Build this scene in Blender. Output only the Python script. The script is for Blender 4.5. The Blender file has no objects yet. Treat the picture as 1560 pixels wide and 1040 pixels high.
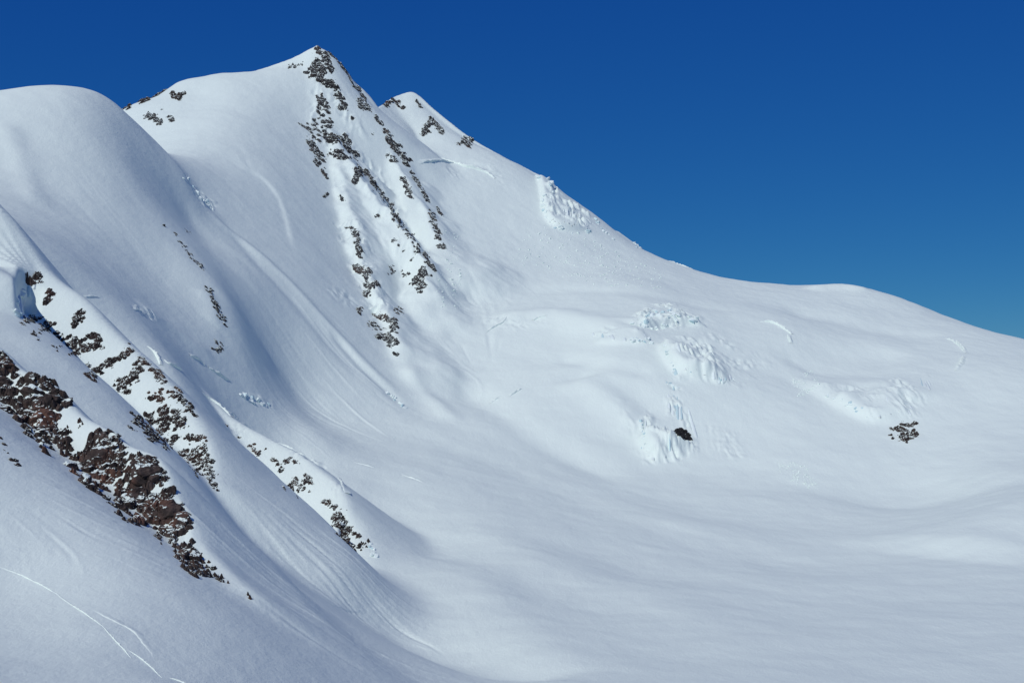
import bpy, bmesh, math, random
import numpy as np
from mathutils import Vector, Matrix

# ------------------------------------------------------------------ camera, sky, sun, exposure
scene = bpy.context.scene
COL = scene.collection
W, H = 1560.0, 1040.0
FPX = 1883.2                      # focal length in photo pixels (45 degrees across)
PITCH = math.atan(80.0 / FPX)     # camera tilted slightly up

cam_data = bpy.data.cameras.new('camera')
cam_data.sensor_width = 36.0
cam_data.lens = 36.0 * FPX / W
cam_data.clip_start = 1.0
cam_data.clip_end = 20000.0
cam = bpy.data.objects.new('camera', cam_data)
cam.location = (0, 0, 0)
cam.rotation_euler = (math.pi / 2 + PITCH, 0, 0)
COL.objects.link(cam)
scene.camera = cam

SUN_AZ = math.radians(-148.0)     # clockwise from the view direction (+Y); behind and to the left
SUN_EL = math.radians(44.0)
world = bpy.data.worlds.new('World')
scene.world = world
world.use_nodes = True
wn = world.node_tree
wn.nodes.clear()
sky = wn.nodes.new('ShaderNodeTexSky')
sky.sky_type = 'NISHITA'
sky.sun_disc = False
sky.sun_elevation = SUN_EL
sky.sun_rotation = SUN_AZ
sky.altitude = 3200.0
sky.air_density = 1.0
sky.dust_density = 0.0
sky.ozone_density = 10.0
bg = wn.nodes.new('ShaderNodeBackground')
bg.inputs['Strength'].default_value = 0.10
wo = wn.nodes.new('ShaderNodeOutputWorld')
# the camera's colour response to the deep high-altitude blue: one power curve per channel, the same over the whole sky
sep = wn.nodes.new('ShaderNodeSeparateColor'); com = wn.nodes.new('ShaderNodeCombineColor')
wn.links.new(sky.outputs[0], sep.inputs[0])
for ch, (gain, power) in enumerate(((0.105, 1.48), (0.42, 0.94), (1.56, 0.44))):
    pw_ = wn.nodes.new('ShaderNodeMath'); pw_.operation = 'POWER'; pw_.inputs[1].default_value = power
    ml_ = wn.nodes.new('ShaderNodeMath'); ml_.operation = 'MULTIPLY'; ml_.inputs[1].default_value = gain
    wn.links.new(sep.outputs[ch], pw_.inputs[0]); wn.links.new(pw_.outputs[0], ml_.inputs[0]); wn.links.new(ml_.outputs[0], com.inputs[ch])
wn.links.new(com.outputs[0], bg.inputs[0])
wn.links.new(bg.outputs[0], wo.inputs[0])

sun_data = bpy.data.lights.new('sun', 'SUN')
sun_data.energy = 2.6
sun_data.angle = math.radians(0.5)
sun_data.color = (1.0, 0.985, 0.95)
sun = bpy.data.objects.new('sun', sun_data)
to_sun = Vector((math.sin(SUN_AZ) * math.cos(SUN_EL), math.cos(SUN_AZ) * math.cos(SUN_EL), math.sin(SUN_EL)))
sun.rotation_euler = to_sun.to_track_quat('Z', 'Y').to_euler()
sun.location = to_sun * 3000
COL.objects.link(sun)

scene.view_settings.view_transform = 'Standard'
scene.view_settings.look = 'None'
scene.view_settings.exposure = 0.0
scene.view_settings.gamma = 1.0
scene.view_settings.use_curve_mapping = False

rng = np.random.default_rng(7)
random.seed(7)

# ------------------------------------------------------------------ survey helpers
CP, SP = math.cos(PITCH), math.sin(PITCH)
def ray(px, py):
    """direction in the world of a sight line, y component kept free"""
    u = (px - W / 2) / FPX
    v = (H / 2 - py) / FPX
    return np.array([u, CP - v * SP, SP + v * CP])
def spot(px, py, d):
    """survey point: sight line bearing/height at d metres of ground distance ahead"""
    r = ray(px, py)
    return r * (d / r[1])

def hash2(ix, iy, seed):
    h = (ix.astype(np.int64) * 374761393 + iy.astype(np.int64) * 668265263 + seed * 1442695041) & 0x7fffffff
    h = ((h ^ (h >> 13)) * 1274126177) & 0x7fffffff
    h = h ^ (h >> 16)
    return h
def perlin(x, y, seed=0):
    ix = np.floor(x); iy = np.floor(y)
    fx = x - ix; fy = y - iy
    ix = ix.astype(np.int64); iy = iy.astype(np.int64)
    sx = fx * fx * fx * (fx * (fx * 6 - 15) + 10)
    sy = fy * fy * fy * (fy * (fy * 6 - 15) + 10)
    def g(jx, jy, dx, dy):
        a = hash2(jx, jy, seed) % 1024 * (2 * math.pi / 1024)
        return np.cos(a) * dx + np.sin(a) * dy
    n00 = g(ix, iy, fx, fy); n10 = g(ix + 1, iy, fx - 1, fy)
    n01 = g(ix, iy + 1, fx, fy - 1); n11 = g(ix + 1, iy + 1, fx - 1, fy - 1)
    a = n00 + sx * (n10 - n00); b = n01 + sx * (n11 - n01)
    return (a + sy * (b - a)) * 1.5

# ------------------------------------------------------------------ surveyed points of the snow surface (photo bearing + distance)
DOME, PEAK, BASIN, FALL, PLAT, SLOPE, SPEAK = range(7)
REGION = ['snow_dome', 'main_peak_snow_face', 'glacier_basin', 'icefall_slope', 'glacier_plateau', 'foreground_snow_slope', 'second_peak_snow_face']
P = []
def pts(reg, *lst):
    for p in lst: P.append((spot(*p), reg))
# near slope, lower left
pts(SLOPE, (-300, 1250, 150), (0, 1350, 160), (400, 1500, 170), (0, 1040, 260), (-250, 1000, 250), (250, 1040, 288),
    (-250, 840, 350), (0, 880, 368), (150, 960, 322), (240, 1030, 296), (100, 1000, 296),
    (0, 650, 490), (100, 740, 452), (200, 830, 412), (300, 920, 374), (400, 975, 372), (520, 1040, 385), (-250, 460, 520),
    (100, 540, 690), (200, 640, 655), (300, 740, 620), (400, 850, 575), (500, 930, 545), (600, 1000, 525), (700, 1040, 515),
    (50, 610, 610), (150, 705, 572), (250, 780, 532), (330, 866, 505), (-250, 420, 680),
    (60, 490, 745), (200, 620, 705), (300, 730, 668), (345, 785, 645), (-250, 260, 800),
    (380, 830, 670), (520, 905, 720), (600, 950, 700), (680, 985, 660))
pts(BASIN, (600, 1250, 300), (900, 1250, 350), (1300, 1250, 350), (1700, 1250, 350), (800, 1600, 200), (1400, 1600, 200))
for a, r, z in ((-60, 22, -14), (-20, 22, -16), (20, 22, -18), (60, 22, -18), (-60, 110, -34), (-25, 110, -40), (0, 110, -48), (25, 110, -56), (60, 110, -60), (-60, 350, -20), (-60, 700, 60), (60, 350, -100), (60, 900, -60), (60, 1700, 60), (-60, 1300, 200), (-60, 2500, 100), (60, 2800, -100), (0, 6000, -200), (-60, 6000, -200), (60, 6000, -300)):
    P.append((np.array([r * math.sin(math.radians(a)), r * math.cos(math.radians(a)), z]), SLOPE if r < 1000 else PLAT))
# behind the second rib, up to the dome
pts(DOME, (150, 580, 905), (250, 668, 866), (330, 766, 800),
    (100, 400, 1000), (200, 505, 980), (260, 560, 960), (330, 655, 940),
    (100, 128, 1500), (0, 141, 1480), (50, 131, 1490), (-200, 165, 1500), (-350, 170, 1500), (150, 140, 1530), (180, 162, 1560), (230, 213, 1560), (280, 262, 1570),
    (60, 215, 1330), (160, 300, 1290), (250, 310, 1425), (50, 310, 1180), (150, 400, 1120), (250, 430, 1225), (310, 480, 1225), (330, 540, 1180),
    (-200, 260, 1150), (200, 470, 1050), (0, 330, 1000), (-350, 250, 1000),
    (100, 300, 1800), (-200, 300, 1800), (-350, 300, 1800))
pts(SLOPE, (345, 690, 935), (425, 757, 905), (485, 830, 850))
pts(BASIN, (400, 700, 1110), (480, 750, 1060), (535, 808, 990))
# bowl between dome and central rib
pts(PEAK, (225, 235, 1760), (300, 255, 1720), (335, 330, 1590), (380, 420, 1460), (365, 500, 1262), (400, 560, 1270), (450, 600, 1345),
    (350, 180, 2050), (300, 145, 2180), (450, 175, 2200), (420, 250, 1950), (440, 330, 1800), (480, 420, 1650), (520, 500, 1550), (560, 575, 1470),
    (200, 160, 2220), (235, 150, 2230), (270, 123, 2260), (330, 112, 2300), (400, 109, 2350), (445, 96, 2400), (480, 95, 2420),
    (600, 300, 2150), (560, 225, 2285), (640, 460, 1850), (520, 160, 2390), (620, 400, 1975), (290, 335, 1500), (312, 400, 1345), (345, 455, 1285), (300, 300, 1600))
for p in ((180, 350, 2500), (270, 300, 2550), (400, 300, 2650), (480, 300, 2800), (560, 330, 2800)): pts(PEAK, p)
# second peak and right hand ridge
pts(SPEAK, (570, 168, 2480), (600, 160, 2640), (630, 150, 2690), (660, 172, 2660), (720, 220, 2600), (770, 243, 2560), (820, 268, 2510), (900, 322, 2440), (950, 360, 2400), (1000, 390, 2360),
    (620, 205, 2520), (680, 225, 2470), (700, 300, 2260), (760, 265, 2400), (800, 330, 2260), (720, 400, 2020), (800, 420, 2010), (900, 400, 2130), (850, 300, 2400), (940, 385, 2230), (700, 500, 1740))
for p in ((630, 350, 3000), (720, 400, 2950), (820, 430, 2850), (900, 460, 2800), (1000, 500, 2750)): pts(SPEAK, p)
pts(PLAT, (1060, 411, 2320), (1120, 426, 2280), (1180, 433, 2240), (1230, 437, 2230), (1280, 432, 2250), (1330, 441, 2220), (1400, 466, 2140), (1460, 489, 2060), (1520, 507, 1980), (1560, 516, 1930), (1650, 540, 1850), (1850, 570, 1800),
    (800, 475, 1820), (900, 470, 1810), (980, 435, 1960), (1050, 445, 2000), (1200, 470, 1960), (1350, 490, 1950), (1450, 520, 1830))
for p in ((1060, 500, 2750), (1180, 500, 2700), (1280, 505, 2700), (1400, 530, 2600), (1560, 580, 2400), (1850, 620, 2300)): pts(PLAT, p)
# icefall and the steep bank right of it
pts(FALL, (760, 560, 1620), (860, 540, 1650), (940, 560, 1570), (860, 620, 1480), (780, 640, 1440), (940, 640, 1460), (1000, 690, 1395), (1000, 480, 1780), (1100, 500, 1760),
    (1060, 565, 1580), (1060, 640, 1470), (1110, 690, 1400), (1150, 560, 1640), (1200, 500, 1800), (1200, 620, 1520), (1300, 520, 1800), (1300, 575, 1660), (1380, 575, 1630),
    (1300, 650, 1470), (1400, 660, 1450), (1450, 560, 1660), (1500, 640, 1480), (1560, 570, 1640), (1700, 600, 1600), (660, 575, 1580))
pts(BASIN, (1200, 700, 1375), (1320, 742, 1310), (1250, 760, 1250), (1420, 752, 1270), (1520, 728, 1230), (1560, 780, 1080), (1750, 760, 1100),
    (480, 655, 1210), (420, 615, 1230), (560, 720, 1150), (640, 625, 1450), (700, 650, 1410), (650, 700, 1250), (800, 700, 1330), (900, 740, 1250), (1000, 780, 1160), (700, 780, 1050), (820, 840, 930),
    (640, 860, 900), (740, 900, 800), (900, 900, 820), (1100, 860, 950), (1300, 850, 980), (1450, 850, 950), (1000, 960, 700), (1250, 960, 700), (1500, 960, 700),
    (900, 1040, 560), (1200, 1040, 560), (1500, 1040, 560), (1750, 1000, 600), (1850, 850, 900))

# ------------------------------------------------------------------ the terrain grid (bearing x distance fan, finer where it is far and steep)
Q = 1.0
az_f = np.radians(np.linspace(-24.5, 24.5, int(880 * Q)))
az_c = np.radians(np.linspace(25.2, 62, 34))
AZ = np.concatenate([-az_c[::-1], az_f, az_c])
def logsteps(a, b, n): return np.exp(np.linspace(math.log(a), math.log(b), n, endpoint=False))
RR = np.concatenate([logsteps(25, 240, 36), logsteps(240, 620, int(330 * Q)), logsteps(620, 1120, int(260 * Q)), logsteps(1120, 2750, int(560 * Q)), logsteps(2750, 5200, 22)])
NA, NR = len(AZ), len(RR)
A2, R2 = np.meshgrid(AZ, RR)           # shape NR, NA
X = R2 * np.sin(A2); Y = R2 * np.cos(A2)

KA = 1.6
def uv(x, y): return np.stack([np.arctan2(x, y) * KA, np.log(np.hypot(x, y))], -1)
pw = np.array([p for p, r in P]); preg = np.array([r for p, r in P])
cu = uv(pw[:, 0], pw[:, 1])
n = len(cu)
def phi(d2): return 0.5 * d2 * np.log(d2 + 1e-12)
D2 = ((cu[:, None] - cu[None]) ** 2).sum(-1)
M = np.zeros((n + 3, n + 3)); M[:n, :n] = phi(D2) + np.eye(n) * 2e-4
M[:n, n] = 1; M[:n, n + 1:] = cu; M[n, :n] = 1; M[n + 1:, :n] = cu.T
sol = np.linalg.solve(M, np.concatenate([pw[:, 2], np.zeros(3)]))
Z = np.empty_like(X)
U2 = A2 * KA; V2 = np.log(R2)
for j0 in range(0, NR, 40):
    u = U2[j0:j0 + 40].ravel(); v = V2[j0:j0 + 40].ravel()
    acc = sol[n] + sol[n + 1] * u + sol[n + 2] * v
    acc = acc + phi((u[:, None] - cu[:, 0]) ** 2 + (v[:, None] - cu[:, 1]) ** 2) @ sol[:n]
    Z[j0:j0 + 40] = acc.reshape(-1, NA)
REG = np.zeros(Z.shape, int)
jit = 0.05
uj = U2 + jit * perlin(X / 120, Y / 120, 31); vj = V2 + jit * perlin(X / 120, Y / 120, 32)
for j0 in range(0, NR, 40):
    d = (uj[j0:j0 + 40].ravel()[:, None] - cu[:, 0]) ** 2 + (vj[j0:j0 + 40].ravel()[:, None] - cu[:, 1]) ** 2
    REG[j0:j0 + 40] = preg[np.argmin(d, 1)].reshape(-1, NA)

# ------------------------------------------------------------------ lookups on the grid
def window(xmin, xmax, ymin, ymax):
    c = np.array([(xmin, ymin), (xmin, ymax), (xmax, ymin), (xmax, ymax)])
    a = np.arctan2(c[:, 0], c[:, 1]); r = np.hypot(c[:, 0], c[:, 1])
    rlo = r.min()
    if xmin < 0 < xmax: rlo = min(rlo, max(ymin, 1))
    i0 = max(np.searchsorted(AZ, a.min()) - 1, 0); i1 = min(np.searchsorted(AZ, a.max()) + 1, NA)
    j0 = max(np.searchsorted(RR, rlo) - 1, 0); j1 = min(np.searchsorted(RR, r.max()) + 1, NR)
    return slice(j0, j1), slice(i0, i1)
def gidx(x, y):
    a = math.atan2(x, y); r = math.hypot(x, y)
    i = min(max(int(np.searchsorted(AZ, a)) - 1, 0), NA - 2); j = min(max(int(np.searchsorted(RR, r)) - 1, 0), NR - 2)
    fa = (a - AZ[i]) / (AZ[i + 1] - AZ[i]); fr = (r - RR[j]) / (RR[j + 1] - RR[j])
    return i, j, min(max(fa, 0), 1), min(max(fr, 0), 1)
def height(x, y):
    i, j, fa, fr = gidx(x, y)
    return (Z[j, i] * (1 - fa) + Z[j, i + 1] * fa) * (1 - fr) + (Z[j + 1, i] * (1 - fa) + Z[j + 1, i + 1] * fa) * fr
def slope_normal(x, y, e=4.0):
    nx = (height(x - e, y) - height(x + e, y)) / (2 * e); ny = (height(x, y - e) - height(x, y + e)) / (2 * e)
    v = Vector((nx, ny, 1)); v.normalize(); return v
def land(px, py, rmin=0.0, rmax=1e9):
    """where the sight line through a photo point first meets the snow"""
    r = ray(px, py); a = math.atan2(r[0], r[1]); t = r[2] / math.hypot(r[0], r[1])
    i = min(max(int(np.searchsorted(AZ, a)) - 1, 0), NA - 2); fa = (a - AZ[i]) / (AZ[i + 1] - AZ[i])
    zc = Z[:, i] * (1 - fa) + Z[:, i + 1] * fa
    over = (zc - RR * t) >= 0
    ok = (RR > max(rmin, 60)) & (RR < rmax)
    over &= ok
    k = int(np.argmax(over))
    if not over[k]:
        k = int(np.argmax(np.where(ok, zc / RR - t, -9)))   # just misses: take the crest
        rr = RR[k]
    else:
        f0 = zc[k - 1] - RR[k - 1] * t; f1 = zc[k] - RR[k] * t
        s = f0 / (f0 - f1) if f1 != f0 else 0
        s = min(max(s, 0), 1)
        rr = RR[k - 1] + s * (RR[k] - RR[k - 1])
    x, y = rr * math.sin(a), rr * math.cos(a)
    return np.array([x, y, height(x, y)])

def poly_dist(x, y, pl):
    """distance to polyline, side (+ left of travel), arc fraction, interpolated z"""
    best = np.full(x.shape, 1e18); side = np.zeros(x.shape); arc = np.zeros(x.shape); zz = np.zeros(x.shape)
    seg = np.hypot(*(pl[1:, :2] - pl[:-1, :2]).T); cum = np.concatenate([[0], np.cumsum(seg)]); L = cum[-1]
    for k in range(len(pl) - 1):
        ax, ay = pl[k, :2]; bx, by = pl[k + 1, :2]
        dx, dy = bx - ax, by - ay; l2 = dx * dx + dy * dy + 1e-9
        t = np.clip(((x - ax) * dx + (y - ay) * dy) / l2, 0, 1)
        ex = x - ax - t * dx; ey = y - ay - t * dy
        d2 = ex * ex + ey * ey
        m = d2 < best
        best = np.where(m, d2, best)
        side = np.where(m, dx * ey - dy * ex, side)
        arc = np.where(m, (cum[k] + t * seg[k]) / L, arc)
        if pl.shape[1] > 2: zz = np.where(m, pl[k, 2] * (1 - t) + pl[k + 1, 2] * t, zz)
    return np.sqrt(best), np.sign(side), arc, zz
def smooth_line(pl, it=2):
    pl = np.array(pl, float)
    for _ in range(it):
        q = [pl[0]]
        for a, b in zip(pl[:-1], pl[1:]): q += [a * .75 + b * .25, a * .25 + b * .75]
        q.append(pl[-1]); pl = np.array(q)
    return pl
def smax(a, b, k): return 0.5 * (a + b + np.sqrt((a - b) ** 2 + k * k)) - 0.0

# ------------------------------------------------------------------ sharp ribs and arêtes raised out of the smooth snow
RIBM = np.zeros(Z.shape, int)
def rib(line, sl, sr, w=6.0, k=8.0, reach=220.0, mark=0, rough=0.0, it=3):
    """crest through surveyed points; sl / sr: steepness on the left and right of its course"""
    pl = smooth_line([spot(*p) for p in line], it)
    s = window(pl[:, 0].min() - reach, pl[:, 0].max() + reach, pl[:, 1].min() - reach, pl[:, 1].max() + reach)
    x, y, z = X[s], Y[s], Z[s]
    if rough:
        x0 = x
        x = x + rough * perlin(x0 / 45, y / 45, 5) + rough * .3 * perlin(x0 / 17, y / 17, 6)
        y = y + rough * perlin(x0 / 45, y / 45, 8)
    num = np.zeros(x.shape); den = np.zeros(x.shape); best = np.full(x.shape, 1e9)
    for a, b in zip(pl[:-1], pl[1:]):
        dx, dy = b[0] - a[0], b[1] - a[1]; L = math.hypot(dx, dy) + 1e-6
        t = np.clip(((x - a[0]) * dx + (y - a[1]) * dy) / (L * L), 0, 1)
        ex = x - a[0] - t * dx; ey = y - a[1] - t * dy
        d = np.sqrt(ex * ex + ey * ey)
        side = (dx * ey - dy * ex) / (L * (d + 2.0))
        st = 0.5 * (sl + sr) + 0.5 * (sl - sr) * side
        zr = a[2] + t * (b[2] - a[2]) - st * (np.sqrt(d * d + w * w) - w)
        wt = L / (d * d + 4.0) ** 2.5
        num += wt * zr; den += wt
        best = np.minimum(best, d)
    zr = num / den
    new = smax(z, zr, k)
    fade = np.clip((reach - best) / (reach * .5), 0, 1); fade = fade * fade * (3 - 2 * fade)
    RIBM[s] = np.where((zr > z - 1) & (best < reach * .7) & (mark > 0), mark, RIBM[s])
    Z[s] = z + (new - z) * fade
# course of each rib: (photo x, photo y, metres ahead)
rib([(-250, 60, 920), (-100, 215, 895), (0, 312, 878), (35, 355, 868), (65, 402, 858), (100, 436, 848), (130, 458, 838), (165, 500, 825), (200, 535, 810), (245, 575, 790), (280, 615, 770), (310, 660, 750), (325, 705, 728), (328, 742, 700)],
    .72, .80, 8, 9, 140, 1, 0)
rib([(-250, 350, 640), (-60, 500, 592), (5, 538, 575), (30, 572, 570), (70, 582, 560), (100, 612, 550), (125, 640, 542), (165, 655, 530), (185, 678, 522), (225, 692, 508), (248, 708, 500), (258, 740, 492), (275, 775, 480), (290, 798, 470), (305, 835, 458), (335, 872, 440), (372, 908, 424)],
    .72, .80, 4, 8, 80, 2, 0)
rib([(250, 560, 1090), (310, 600, 1060), (350, 636, 1035), (385, 655, 1020), (440, 680, 1000), (500, 718, 965), (525, 752, 935), (532, 790, 900), (540, 845, 850)],
    .58, .58, 5, 6, 110, 3, 0)
# summit pyramid, central rib and the rib beside it
rib([(395, 108, 2350), (430, 95, 2375), (455, 84, 2390), (480, 70, 2400), (500, 79, 2405), (522, 101, 2415), (540, 127, 2425), (560, 155, 2440), (572, 167, 2455)],
    1.1, .8, 5, 6, 260, 0, 0)
rib([(480, 70, 2400), (490, 110, 2360), (488, 165, 2270), (505, 205, 2200), (535, 250, 2110), (560, 285, 2050), (590, 325, 1990), (620, 360, 1930), (650, 400, 1860), (648, 440, 1800)],
    .80, .72, 4, 6, 200, 0, 8)
rib([(505, 205, 2200), (525, 290, 2020), (545, 360, 1880), (555, 420, 1780), (590, 470, 1690), (605, 520, 1610)],
    .55, .68, 4, 7, 130, 0, 7)
rib([(545, 130, 2425), (575, 190, 2330), (600, 240, 2240), (625, 285, 2160), (650, 325, 2090), (672, 376, 2000)],
    .52, .66, 4, 7, 160, 0, 7)
rib([(575, 166, 2500), (592, 152, 2610), (610, 145, 2640), (631, 139, 2660), (655, 161, 2640), (690, 190, 2610), (720, 214, 2590), (770, 242, 2550), (820, 264, 2510)],
    1.0, .75, 2, 4, 260, 0, 0)
# ------------------------------------------------------------------ rolls, gullies, scarps and runnels in the snow
def ground_line(line, it=2, rmin=0, rmax=1e9):
    return smooth_line([land(px, py, rmin, rmax) for px, py in line], it)
def stroke(line, amp, w, kind='bump', tail=40.0, it=2, rmin=0, rmax=1e9, taper=.18):
    pl = ground_line(line, it, rmin, rmax)
    m = max(3 * w, (tail * 3 if kind == 'step' else 0)) + 5
    s = window(pl[:, 0].min() - m, pl[:, 0].max() + m, pl[:, 1].min() - m, pl[:, 1].max() + m)
    x, y = X[s], Y[s]
    d, sd, arc, _ = poly_dist(x, y, pl)
    t = np.clip(np.minimum(arc, 1 - arc) / taper, 0, 1); t = t * t * (3 - 2 * t)
    if kind == 'bump':
        Z[s] += amp * t * np.exp(-(d / w) ** 2)
    else:                          # scarp: the left of its course stands higher, easing back over `tail`
        q = d * sd
        Z[s] += amp * t / (1 + np.exp(-np.clip(q / w * 3, -30, 30))) * np.exp(-np.maximum(q, 0) ** 2 / (2 * tail * tail))
def undulate():
    global Z
    far = np.clip((R2 - 150) / 600, 0, 1)
    Z = Z + far * (3.2 * perlin(X / 130, Y / 130, 1) + .9 * perlin(X / 47 + 9, Y / 47, 2)) + .30 * perlin(X / 19, Y / 19, 3) * (0.4 + far) + .22 * np.clip((R2 - 1300) / 800, 0, 1) * perlin(X / 10, Y / 14, 4)
undulate()
def runnels(poly, count, amp=(.25, .7), w=(1.2, 3.0), length=(60, 200), seed=1):
    """shallow channels and ridges that follow the fall line, seeded inside a photo quad"""
    rs = np.random.default_rng(seed)
    q = np.array(poly, float)
    for _ in range(count):
        a, b = rs.random(2)
        p = (q[0] * (1 - a) + q[1] * a) * (1 - b) + (q[3] * (1 - a) + q[2] * a) * b
        g = land(*p)
        x, y = g[0], g[1]; L = rs.uniform(*length); step = max(6.0, math.hypot(x, y) * .009)
        path = [(x, y)]; dx = dy = 0
        for _k in range(int(L / step)):
            nv = slope_normal(x, y, step)
            hx, hy = nv.x, nv.y; h = math.hypot(hx, hy)
            if h < .06: break
            if _k > 2 and (dx * hx + dy * hy) / h < .93: break
            dx = .5 * dx + hx / h; dy = .5 * dy + hy / h; l = math.hypot(dx, dy); dx /= l; dy /= l
            x += dx * step; y += dy * step; path.append((x, y))
        if len(path) < 4: continue
        pl = np.array(path); ww = rs.uniform(*w) * max(1, math.hypot(g[0], g[1]) / 700); am = rs.uniform(*amp) * (1 if rs.random() < .45 else -1) * max(1, math.hypot(g[0], g[1]) / 900)
        s = window(pl[:, 0].min() - 3 * ww, pl[:, 0].max() + 3 * ww, pl[:, 1].min() - 3 * ww, pl[:, 1].max() + 3 * ww)
        d, sd, arc, _ = poly_dist(X[s], Y[s], pl)
        t = np.sin(np.clip(arc, 0, 1) ** .7 * math.pi) ** 1.5
        Z[s] += am * t * np.exp(-(d / ww) ** 2)

# dome and the bowl beside it
stroke([(360, 256), (395, 268), (418, 292), (432, 320), (438, 348), (446, 380)], 3.5, 6, 'step', 60)
stroke([(300, 300), (350, 350), (400, 392), (450, 440), (505, 500), (560, 558), (610, 600)], 3.5, 10)
stroke([(330, 320), (385, 395), (440, 450), (500, 520), (560, 580)], -2.5, 12)
stroke([(320, 432), (333, 470), (338, 500), (336, 530)], -1.5, 6, 'step', 30)
stroke([(310, 440), (322, 465), (330, 500)], 2, 12)
stroke([(500, 500), (535, 540), (575, 580), (615, 618)], -3, 8)
stroke([(610, 555), (650, 600), (700, 645)], 4, 14)
stroke([(0, 180), (35, 250), (60, 320)], 3, 14)
stroke([(210, 465), (250, 490), (300, 530), (330, 545)], 3, 8)
stroke([(1225, 440), (1280, 436), (1330, 446)], 5, 22)
stroke([(40, 478), (44, 452), (56, 432)], -9, 5, rmax=960)
stroke([(514, 776), (521, 808), (526, 832), (544, 862)], -9, 2.5, 'step', 10, rmin=760, rmax=1000)
# sweeping rolls of the basin
stroke([(480, 600), (600, 650), (720, 690), (860, 750), (1000, 805), (1200, 860), (1400, 885)], -2, 34)
stroke([(560, 620), (660, 660), (800, 715), (950, 770), (1150, 830)], 1.6, 26)
stroke([(540, 700), (640, 760), (760, 800), (920, 850), (1100, 900)], -2, 36)
stroke([(500, 865), (590, 945), (690, 1000), (860, 1036)], -6, 28)
stroke([(560, 790), (640, 860), (720, 905), (800, 955), (900, 1035)], 5, 34)
stroke([(700, 790), (800, 850), (950, 900), (1150, 960)], 3, 40)
stroke([(1180, 722), (1280, 757), (1400, 767), (1500, 745), (1580, 715)], -4, 40)
stroke([(1400, 850), (1540, 795), (1700, 750)], 10, 80)
stroke([(690, 560), (770, 635), (860, 690), (960, 740)], -6, 26)
stroke([(840, 545), (930, 556), (1005, 575)], -3, 16)
stroke([(860, 562), (950, 598), (1010, 650)], -5, 24)
stroke([(880, 575), (950, 625), (985, 670)], 8, 28)
stroke([(740, 490), (830, 478), (930, 500), (1000, 530)], 10, 30)
stroke([(1200, 560), (1290, 535), (1390, 550)], -6, 40)
stroke([(1230, 600), (1320, 590), (1400, 620)], 11, 42)
stroke([(1180, 470), (1300, 490), (1450, 520)], -5, 40)
stroke([(760, 425), (880, 440), (1010, 452), (1150, 480)], -3, 26)
stroke([(620, 215), (680, 240), (760, 262)], -3, 12)
# ice cliffs and the scooped wall on the second rib
stroke([(26, 486), (27, 450), (42, 428), (66, 416)], 19, 2.2, 'step', 24, rmax=960)
stroke([(818, 266), (826, 300), (832, 335), (850, 350), (880, 354), (906, 350)], 15, 6, 'step', 34)
stroke([(935, 330), (955, 350), (975, 372)], 3, 5, 'step', 25)
stroke([(978, 500), (1005, 497), (1045, 494), (1080, 500)], 10, 5, 'step', 30)
stroke([(900, 522), (950, 527), (1000, 522)], 4, 6, 'step', 20)
stroke([(1004, 520), (1020, 560), (1050, 578), (1085, 576), (1118, 584)], 19, 8, 'step', 40)
stroke([(972, 655), (985, 690), (1005, 700), (1030, 690), (1058, 676)], 18, 8, 'step', 40)
stroke([(1256, 600), (1310, 640), (1345, 645), (1375, 635), (1405, 632)], 14, 12, 'step', 45)
def broken_ice(poly, amp, across, down, seed, edge=8.0, rmin=0, rmax=1e9):
    """fluted, crevassed relief inside a photo outline: ribs run down the fall line"""
    w_ = np.array([land(px, py, rmin, rmax) for px, py in poly]); loop = np.vstack([w_, w_[:1]])
    s = window(w_[:, 0].min(), w_[:, 0].max(), w_[:, 1].min(), w_[:, 1].max())
    x, y = X[s], Y[s]
    ins = np.zeros(x.shape, bool); j = len(w_) - 1
    for i in range(len(w_)):
        xi, yi = w_[i, :2]; xj, yj = w_[j, :2]
        c = ((yi > y) != (yj > y)) & (x < (xj - xi) * (y - yi) / (yj - yi + 1e-9) + xi); ins ^= c; j = i
    d = poly_dist(x, y, loop)[0]
    m = np.clip(np.where(ins, d, -d) / edge, 0, 1); m = m * m * (3 - 2 * m)
    wx = x + 2.5 * perlin(x / 14, y / 14, seed + 4)
    rid = 1 - 2.2 * np.abs(perlin(wx / across, y / down, seed)); rid2 = 1 - 2.2 * np.abs(perlin(wx / (across * .45) + 7, y / (down * .5), seed + 1))
    blk = perlin(x / (across * 1.6), y / (across * 1.2), seed + 2)
    msk = np.clip(.5 + 1.6 * perlin(x / 34, y / 34, seed + 3), 0.04, 1)
    Z[s] += m * msk * amp * (.6 * rid + .35 * rid2 + .7 * blk - .2)
broken_ice([(826, 276), (845, 284), (905, 330), (908, 350), (880, 356), (838, 350), (828, 320)], 10, 13, 50, 41, 15, 1900, 2600)
broken_ice([(960, 480), (985, 462), (1030, 462), (1075, 484), (1078, 500), (1000, 506), (960, 496)], 7, 14, 18, 45, 16, 1400, 2100)
broken_ice([(896, 498), (985, 498), (1002, 525), (940, 526), (896, 512)], 3, 14, 16, 46, 16, 1400, 2100)
broken_ice([(1000, 506), (1080, 512), (1122, 556), (1120, 590), (1024, 585), (1012, 550)], 8, 13, 50, 47, 22, 1300, 2100)
broken_ice([(1010, 576), (1045, 590), (1072, 690), (1040, 705), (975, 712), (968, 640), (985, 615), (1008, 640)], 9, 10, 50, 48, 18, 1250, 1900)
broken_ice([(1240, 580), (1330, 580), (1400, 556), (1430, 575), (1420, 640), (1330, 655), (1250, 610)], 3.0, 10, 30, 49, 26, 1250, 2000)
broken_ice([(274, 258), (300, 262), (335, 310), (320, 325), (282, 285)], 5, 12, 20, 50, 8, 1000, 1700)
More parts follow.
